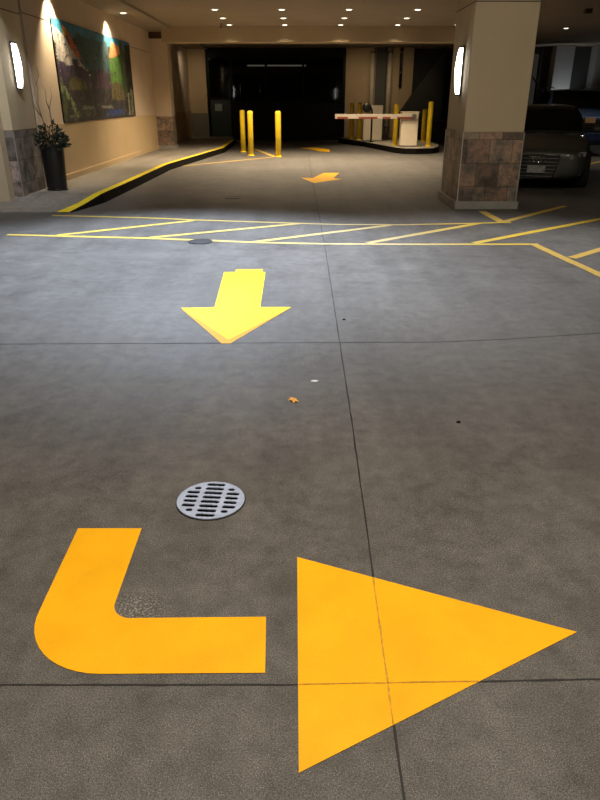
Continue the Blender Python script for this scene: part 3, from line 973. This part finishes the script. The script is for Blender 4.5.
for x, cn in cols:
    for y, rn_, _ in rows:
        cc = cn + (' column' if cn == 'leftmost' else ' column from left')
        downlight(x, y, CZ, 'lit round downlight, %s row, %s of the lane ceiling grid' % (rn_, cc))
downlight(4.23, 20.35, CZ, 'lit round downlight just left of the right pillar top', 60)
downlight(7.51, 21.3, CZ, 'lit round downlight above the parked cars right of pillar', 130)
downlight(-3.98, 17.15, 3.29, 'lit round downlight above the mural on the lower ceiling strip', 45)
tag(obj('ceiling_box', bx(-0.075, 0.075, -0.075, 0.075, -0.09, 0), M['brown'], bevel=0.01), 'small dark brown box on ceiling above the parked cars', 'ceiling fixture').location = (6.43, 17.0, CZ)
t = thing('sprinkler_head', 'tiny dark sprinkler head on ceiling near the beam', 'sprinkler', (-2.10, 20.1, CZ + 0.004))
b = bmesh.new(); lathe(b, [(0, -0.10), (0.035, -0.10), (0.035, -0.09), (0.012, -0.085), (0.012, 0.03)], 12)
obj('sprinkler_body', b, M['brown'], t)
b = bmesh.new(); lathe(b, [(0, -0.006), (0.05, -0.006), (0.05, 0), (0, 0)], 16)
obj('escutcheon', b, M['brown'], t)

# ------------------------------------------------------------------ cars
def carpaint(name, col):
    s = NT(name)
    f = s.noise(s.co(), 3, 3)
    s.l(s.ramp(f, [(0.3, tuple(v * 0.9 for v in col)), (0.7, col)]), s.b.inputs['Base Color'])
    s.b.inputs['Roughness'].default_value = 0.42
    s.b.inputs['Metallic'].default_value = 0.2
    s.b.inputs['Coat Weight'].default_value = 0.35
    s.b.inputs['Coat Roughness'].default_value = 0.06
    return s.m
M['car_a'] = carpaint('black car paint', (0.065, 0.069, 0.060))
M['car_b'] = carpaint('dark blue car paint', (0.020, 0.042, 0.10))
M['carglass'] = mat('car glass', (0.003, 0.003, 0.003), 0.12, var=0.1)
M['carglass'].node_tree.nodes['Principled BSDF'].inputs['Specular IOR Level'].default_value = 0.12
M['carblack'] = mat('car black plastic', (0.007, 0.007, 0.007), 0.6)
M['lampglass'] = mat('headlight lens', (0.42, 0.41, 0.38), 0.2, 0.2, var=0.5, scale=22)
M['cplate'] = mat('license plate', (0.30, 0.30, 0.30), 0.6, var=0.45, scale=16)
M['oplate'] = mat('orange plate', (0.62, 0.36, 0.16), 0.6, var=0.1)
M['darkchrome'] = mat('dark chrome', (0.22, 0.22, 0.21), 0.3, 0.9)
M['tyre'] = mat('tyre rubber', (0.010, 0.010, 0.010), 0.85)

def subsurf(o, lv=2):
    m = o.modifiers.new('sub', 'SUBSURF'); m.levels = lv; m.render_levels = lv
    for p in o.data.polygons:
        p.use_smooth = True
    return o

def car(name, label, cat, loc, rz, paintm, kind):
    t = thing(name, label, cat, loc, rz)
    suv = kind == 'suv'
    W = 0.99 if suv else 0.915
    L = 4.95 if suv else 4.65
    k = 1.0
    if suv:
        R_ = [(0.0, .80, .34, .98, 1.02), (0.05, .90, .30, 1.06, 1.09), (0.25, .96, .28, 1.10, 1.15), (0.7, .985, .28, 1.13, 1.20), (1.3, .99, .28, 1.15, 1.23),
              (1.6, .99, .28, 1.17, 1.25), (3.2, .99, .28, 1.18, 1.26), (4.6, .98, .30, 1.18, 1.24), (4.9, .93, .36, 1.15, 1.18), (4.95, .85, .42, 1.05, 1.08)]
        CAB = [(1.45, 1.19, .86), (1.75, 1.40, .82), (2.15, 1.72, .74), (2.5, 1.81, .70), (3.4, 1.83, .70), (4.4, 1.79, .69), (4.75, 1.5, .76), (4.88, 1.2, .82)]
    else:
        R_ = [(0.0, .60, .27, .60, .63), (0.03, .72, .22, .655, .69), (0.14, .83, .19, .70, .74), (0.40, .89, .18, .75, .81), (0.9, .91, .18, .81, .89),
              (1.4, .915, .18, .87, .95), (2.6, .915, .18, .90, .97), (3.7, .91, .19, .92, .99), (4.3, .88, .22, .93, 1.0), (4.58, .80, .28, .90, .95), (4.65, .70, .34, .80, .84)]
        CAB = [(1.28, .90, .80), (1.62, 1.10, .76), (2.05, 1.33, .66), (2.4, 1.415, .60), (3.0, 1.43, .59), (3.5, 1.37, .60), (4.0, 1.15, .68), (4.3, .97, .74)]
    rings = []
    for (y, w, zb, zs, zt) in R_:
        half = [(0.0, zb), (0.62 * w, zb), (0.94 * w, zb + 0.06), (w, zb + 0.45 * (zs - zb)), (0.985 * w, zs - 0.12), (0.93 * w, zs), (0.62 * w, zs + 0.65 * (zt - zs)), (0.0, zt)]
        rg = [(x, y, z) for x, z in half] + [(-x, y, z) for x, z in half[-2:0:-1]]
        rings.append(rg)
    body = subsurf(obj('body', loft(rings), paintm, t))
    # cabin: roof skin over glass
    def cab_half(y, z, w, base):
        return [(W * 0.90, base), (W * 0.90 - (W * 0.9 - w) * 0.5, base + (z - base) * 0.55), (w + 0.01, z - 0.05 * min(1, (z - base) * 4)), (w * 0.80, z - 0.005), (0.0, z + 0.012)]
    rings = []
    base = 1.14 if suv else 0.84
    for (y, z, w) in CAB:
        hf = cab_half(y, z, w, base)
        rings.append([(x, y, zz) for x, zz in hf] + [(-x, y, zz) for x, zz in hf[-2::-1]])
    subsurf(obj('cabin', loft(rings, True), paintm, t))
    # windscreen and side glass lie just proud of the cabin skin
    def skin(y, u):
        for a, b in zip(CAB, CAB[1:]):
            if a[0] <= y <= b[0]:
                f = (y - a[0]) / (b[0] - a[0])
                z = a[1] + f * (b[1] - a[1]); w = a[2] + f * (b[2] - a[2])
                return z, w
    n = 8
    yA, yB = CAB[0][0] + 0.10, CAB[3][0] - (0.22 if suv else 0.16)
    rg = []
    for i in range(n + 1):
        y = yA + (yB - yA) * i / n
        z, w = skin(y, 0)
        rg.append([(w * 0.93 * s_, y - 0.018, z + 0.020 - 0.012 * abs(s_) ** 2) for s_ in [q / 6 for q in range(-6, 7)]])
    o = obj('windscreen', loft(rg, False), M['carglass'], t, smooth=True)
    for sx in (-1, 1):
        rg = []
        for i in range(13):
            y = CAB[1][0] + 0.25 + (CAB[-2][0] - CAB[1][0] - 0.35) * i / 12
            z, w = skin(y, 0)
            hf = cab_half(y, z, w, base)
            rg.append([(sx * (hf[1][0] * (1 - f) + hf[2][0] * f + 0.012), y, hf[1][1] * (1 - f) + hf[2][1] * f - 0.02) for f in (-0.55, 0, 0.5, 0.95)])
        obj('side_window', loft(rg, False), M['carglass'], t, smooth=True)
        # mirrors
        b = bmesh.new()
        my, mz = CAB[1][0] + 0.12, (1.28 if suv else 0.99)
        bmesh.ops.create_uvsphere(b, u_segments=16, v_segments=10, radius=1, matrix=Matrix.Translation((sx * (W + 0.10), my, mz)) @ Matrix.Diagonal((0.11, 0.065, 0.075, 1)))
        mo = obj('mirror', b, paintm, t, smooth=True)
        b = bmesh.new(); tube(b, [(sx * (W * .86), my + .03, mz - .05), (sx * (W + .05), my + .01, mz - .02)], 0.028, 8)
        obj('mirror_arm', b, M['carblack'], mo)
        # headlights
        if suv:
            pts = [(0.60, 0.98), (0.86, 1.0), (0.92, 0.94), (0.90, 0.80), (0.64, 0.78)]
        else:
            pts = [(0.44, 0.555), (0.52, 0.625), (0.74, 0.675), (0.815, 0.665), (0.77, 0.575), (0.55, 0.525)]
        rg = []
        def fy(x, z):
            ax = abs(x)
            if suv:
                return -0.03 + (0.10 if ax > 0.8 else 0.0) * ((ax - 0.8) / 0.12 if ax > 0.8 else 0)
            return 0.02 + max(0, ax - 0.45) ** 2 * 1.05
        b = bmesh.new()
        f_ = [b.verts.new((sx * x, fy(x, z) - 0.015, z)) for x, z in pts]
        k_ = [b.verts.new((sx * x, fy(x, z) + 0.14, z)) for x, z in pts]
        b.faces.new(f_); b.faces.new(k_)
        for i in range(len(pts)):
            j = (i + 1) % len(pts)
            b.faces.new((f_[i], f_[j], k_[j], k_[i]))
        hl = obj('headlight', b, M['lampglass'], t, bevel=0.008)
        if not suv:
            for (cx, cz, rr) in ((0.56, 0.58, 0.036), (0.675, 0.607, 0.034)):
                b = bmesh.new()
                tube(b, [(sx * cx, fy(cx, cz) - 0.022, cz), (sx * cx, fy(cx, cz) + 0.02, cz)], rr, 14)
                obj('lamp_reflector', b, M['darkchrome'], hl)
            obj('bumper_vent', bx(*sorted((sx * 0.50, sx * 0.76)), 0.10, 0.24, 0.27, 0.37), M['carblack'], t)
        for wy in (0.88, L - 0.95):
            wr = 0.37 if suv else 0.325
            m_ = Matrix.Translation((sx * (W - 0.105), wy, wr)) @ Matrix.Rotation(PI / 2, 4, 'Y')
            b = bmesh.new()
            lathe(b, [(wr * .62, -.115), (wr * .93, -.115), (wr, -.08), (wr, .08), (wr * .93, .115), (wr * .62, .115), (wr * .62, -.115)], 32)
            bmesh.ops.transform(b, matrix=m_, verts=b.verts)
            ty = obj('wheel', b, M['tyre'], t, smooth=True)
            b = bmesh.new()
            lathe(b, [(0, -.10), (wr * .6, -.10), (wr * .63, .0), (wr * .6, .10), (0, .10)], 20)
            bmesh.ops.transform(b, matrix=m_, verts=b.verts)
            obj('rim', b, M['darkchrome'], ty)
    # grille
    if suv:
        obj('grille', bx(-0.56, 0.56, -0.045, 0.05, 0.74, 1.0), M['carblack'], t, bevel=0.02)
        b = bmesh.new()
        for z in (0.80, 0.87, 0.94):
            box(b, -0.54, 0.54, -0.055, -0.03, z - 0.012, z + 0.012)
        obj('grille_bar', b, M['chrome'], t)
        obj('bumper', bx(-0.93, 0.93, -0.10, 0.12, 0.40, 0.66), paintm, t, bevel=0.05)
        obj('plate', bx(-0.06, 0.22, -0.075, -0.056, 0.90, 1.04), M['oplate'], t)
        b = bmesh.new()
        for sx in (-1, 1):
            tube(b, [(sx * .66, 2.3, 1.83), (sx * .66, 2.5, 1.87), (sx * .66, 4.2, 1.87), (sx * .66, 4.4, 1.81)], 0.018, 8)
        obj('roof_rail', b, M['darkchrome'], t, smooth=True)
    else:
        tr = [(-0.36, 0.62), (0.36, 0.62), (0.385, 0.57), (0.28, 0.22), (-0.28, 0.22), (-0.385, 0.57)]
        b = bmesh.new()
        def slab(bm, pts, y0, y1):
            f = [bm.verts.new((x, y0, z)) for x, z in pts]; g = [bm.verts.new((x, y1, z)) for x, z in pts]
            bm.faces.new(f); bm.faces.new(g)
            for i in range(len(pts)):
                j = (i + 1) % len(pts)
                bm.faces.new((f[i], f[j], g[j], g[i]))
        slab(b, tr, -0.012, 0.10)
        gr = obj('grille', b, M['carblack'], t)
        b = bmesh.new()
        tube(b, [(x, -0.016, z) for x, z in tr + tr[:1]], 0.013, 8)
        obj('grille_frame', b, M['darkchrome'], gr, smooth=True)
        b = bmesh.new()
        for i in range(6):
            z = 0.26 + i * 0.06
            w = 0.27 + (z - 0.22) * 0.29
            box(b, -w, w, -0.018, -0.01, z - 0.006, z + 0.006)
        obj('grille_bar', b, M['darkchrome'], gr)
        b = bmesh.new()
        for x in (-0.099, -0.033, 0.033, 0.099):
            torus(b, 0.043, 0.006, 24, 6, Matrix.Translation((x, -0.03, 0.545)) @ Matrix.Rotation(PI / 2, 4, 'X'))
        obj('ring_emblem', b, M['chrome'], t, smooth=True)
        obj('plate', bx(-0.155, 0.155, -0.04, -0.02, 0.315, 0.445), M['cplate'], t, bevel=0.004)
        b = bmesh.new()
        for sx in (-1, 1):
            tube(b, [(sx * 0.08, 1.27, 0.93), (sx * 0.55, 1.36, 0.935)], 0.008, 6)
        obj('wiper', b, M['carblack'], t)
    return t
car('parked_sedan', 'black parked sedan with four-ring grille badge beside the right pillar', 'car', (4.22, 12.45, 0), -math.radians(19), M['car_a'], 'sedan')
car('parked_suv', 'dark blue tall parked vehicle behind the black sedan', 'car', (8.25, 20.6, 0), -math.radians(10), M['car_b'], 'suv')

# ------------------------------------------------------------------ lights
W_ = bpy.data.worlds.new('World'); SC.world = W_; W_.use_nodes = True
W_.node_tree.nodes['Background'].inputs[0].default_value = (0.9, 0.8, 0.65, 1)
W_.node_tree.nodes['Background'].inputs[1].default_value = 0.02
COOL = (0.72, 0.83, 1.0)
def aim(o, p):
    o.rotation_euler = (Vector(p) - o.location).to_track_quat('-Z', 'Y').to_euler()
# cool canopy floodlights over the driveway, just outside the header beam
o = lamp('unseen_canopy_flood', 'SPOT', (-1.4, 8.2, 4.2), 2900, COOL, spot_size=math.radians(86), spot_blend=0.75, shadow_soft_size=0.15)
aim(o, (-1.4, 7.2, 0))
o = lamp('unseen_canopy_flood', 'SPOT', (2.0, 8.0, 4.2), 900, (0.95, 0.96, 1.0), spot_size=math.radians(86), spot_blend=0.8, shadow_soft_size=0.15)
aim(o, (1.9, 7.0, 0))
# warm canopy lamp over the camera
lamp('unseen_canopy_lamp', 'AREA', (0.2, 1.5, 4.2), 225, (1.0, 0.88, 0.73), size=1.2, shape='DISK')
# added unseen fill, stands in for bounce onto ceiling and walls
lamp('lane_bounce_fill', 'AREA', (0.2, 18.5, 0.5), 14, (1.0, 0.78, 0.52), (PI, 0, 0), size=6.0)
# added fills without fixtures, hidden by the beam, to brighten the back walls
for x, e in ((-4.0, 75), (2.4, 75), (4.0, 50)):
    o = lamp('back_wall_fill', 'SPOT', (x, 26.2, 3.2), e, WARM, spot_size=math.radians(75), spot_blend=1.0, shadow_soft_size=0.1)
    aim(o, (x, 28.8, 1.6))
o = lamp('island_fill', 'SPOT', (2.2, 23.8, 3.2), 260, WARM, spot_size=math.radians(88), spot_blend=1.0, shadow_soft_size=0.1)  # added fill with no fixture, brightens the island bollards
aim(o, (2.6, 24.0, 0))
o = lamp('parking_fill', 'SPOT', (9.2, 19.5, 3.3), 60, (0.9, 0.95, 1.0), spot_size=math.radians(130), spot_blend=1.0, shadow_soft_size=0.1)  # added unseen fill so the dark SUV shows
o = lamp('unseen_canopy_lamp', 'SPOT', (3.3, 4.6, 4.2), 260, (1.0, 0.88, 0.68), spot_size=math.radians(75), spot_blend=1.0, shadow_soft_size=0.15)  # added unseen fill to lift the right pillar's front face
aim(o, (2.9, 9.6, 1.4))
o = lamp('unseen_canopy_flood', 'SPOT', (-3.3, 8.3, 4.2), 420, (0.92, 0.95, 1.0), spot_size=math.radians(62), spot_blend=1.0, shadow_soft_size=0.15)  # added unseen fill for the left pillar, planter and sidewalk
aim(o, (-4.4, 11.0, 0.6))
# wall washers over the mural
for y in (13.25, 17.03):
    o = lamp('mural_washer', 'SPOT', (-4.12, y, 3.24), 330, (1.0, 0.80, 0.52), spot_size=math.radians(92), spot_blend=0.8, shadow_soft_size=0.04)
    aim(o, (-4.37, y, 2.3))
lamp('column_uplight', 'SPOT', (10.0, 27.0, 1.0), 40, (0.9, 0.95, 1.0), (math.radians(150), 0, 0), spot_size=math.radians(90), spot_blend=0.8)

# ------------------------------------------------------------------ camera
cam = bpy.data.cameras.new('Camera')
cam.sensor_fit = 'VERTICAL'
cam.sensor_height = 24.0
cam.lens = 24.0 * 660 / 800
cam.clip_end = 200
co_ = bpy.data.objects.new('Camera', cam); C.objects.link(co_)
co_.location = (0, 0, 1.5)
co_.rotation_euler = (PI / 2 - math.atan(300 / 660), 0, 0)
SC.camera = co_
SC.view_settings.view_transform = 'Standard'
SC.view_settings.look = 'None'
SC.view_settings.exposure = 0.0
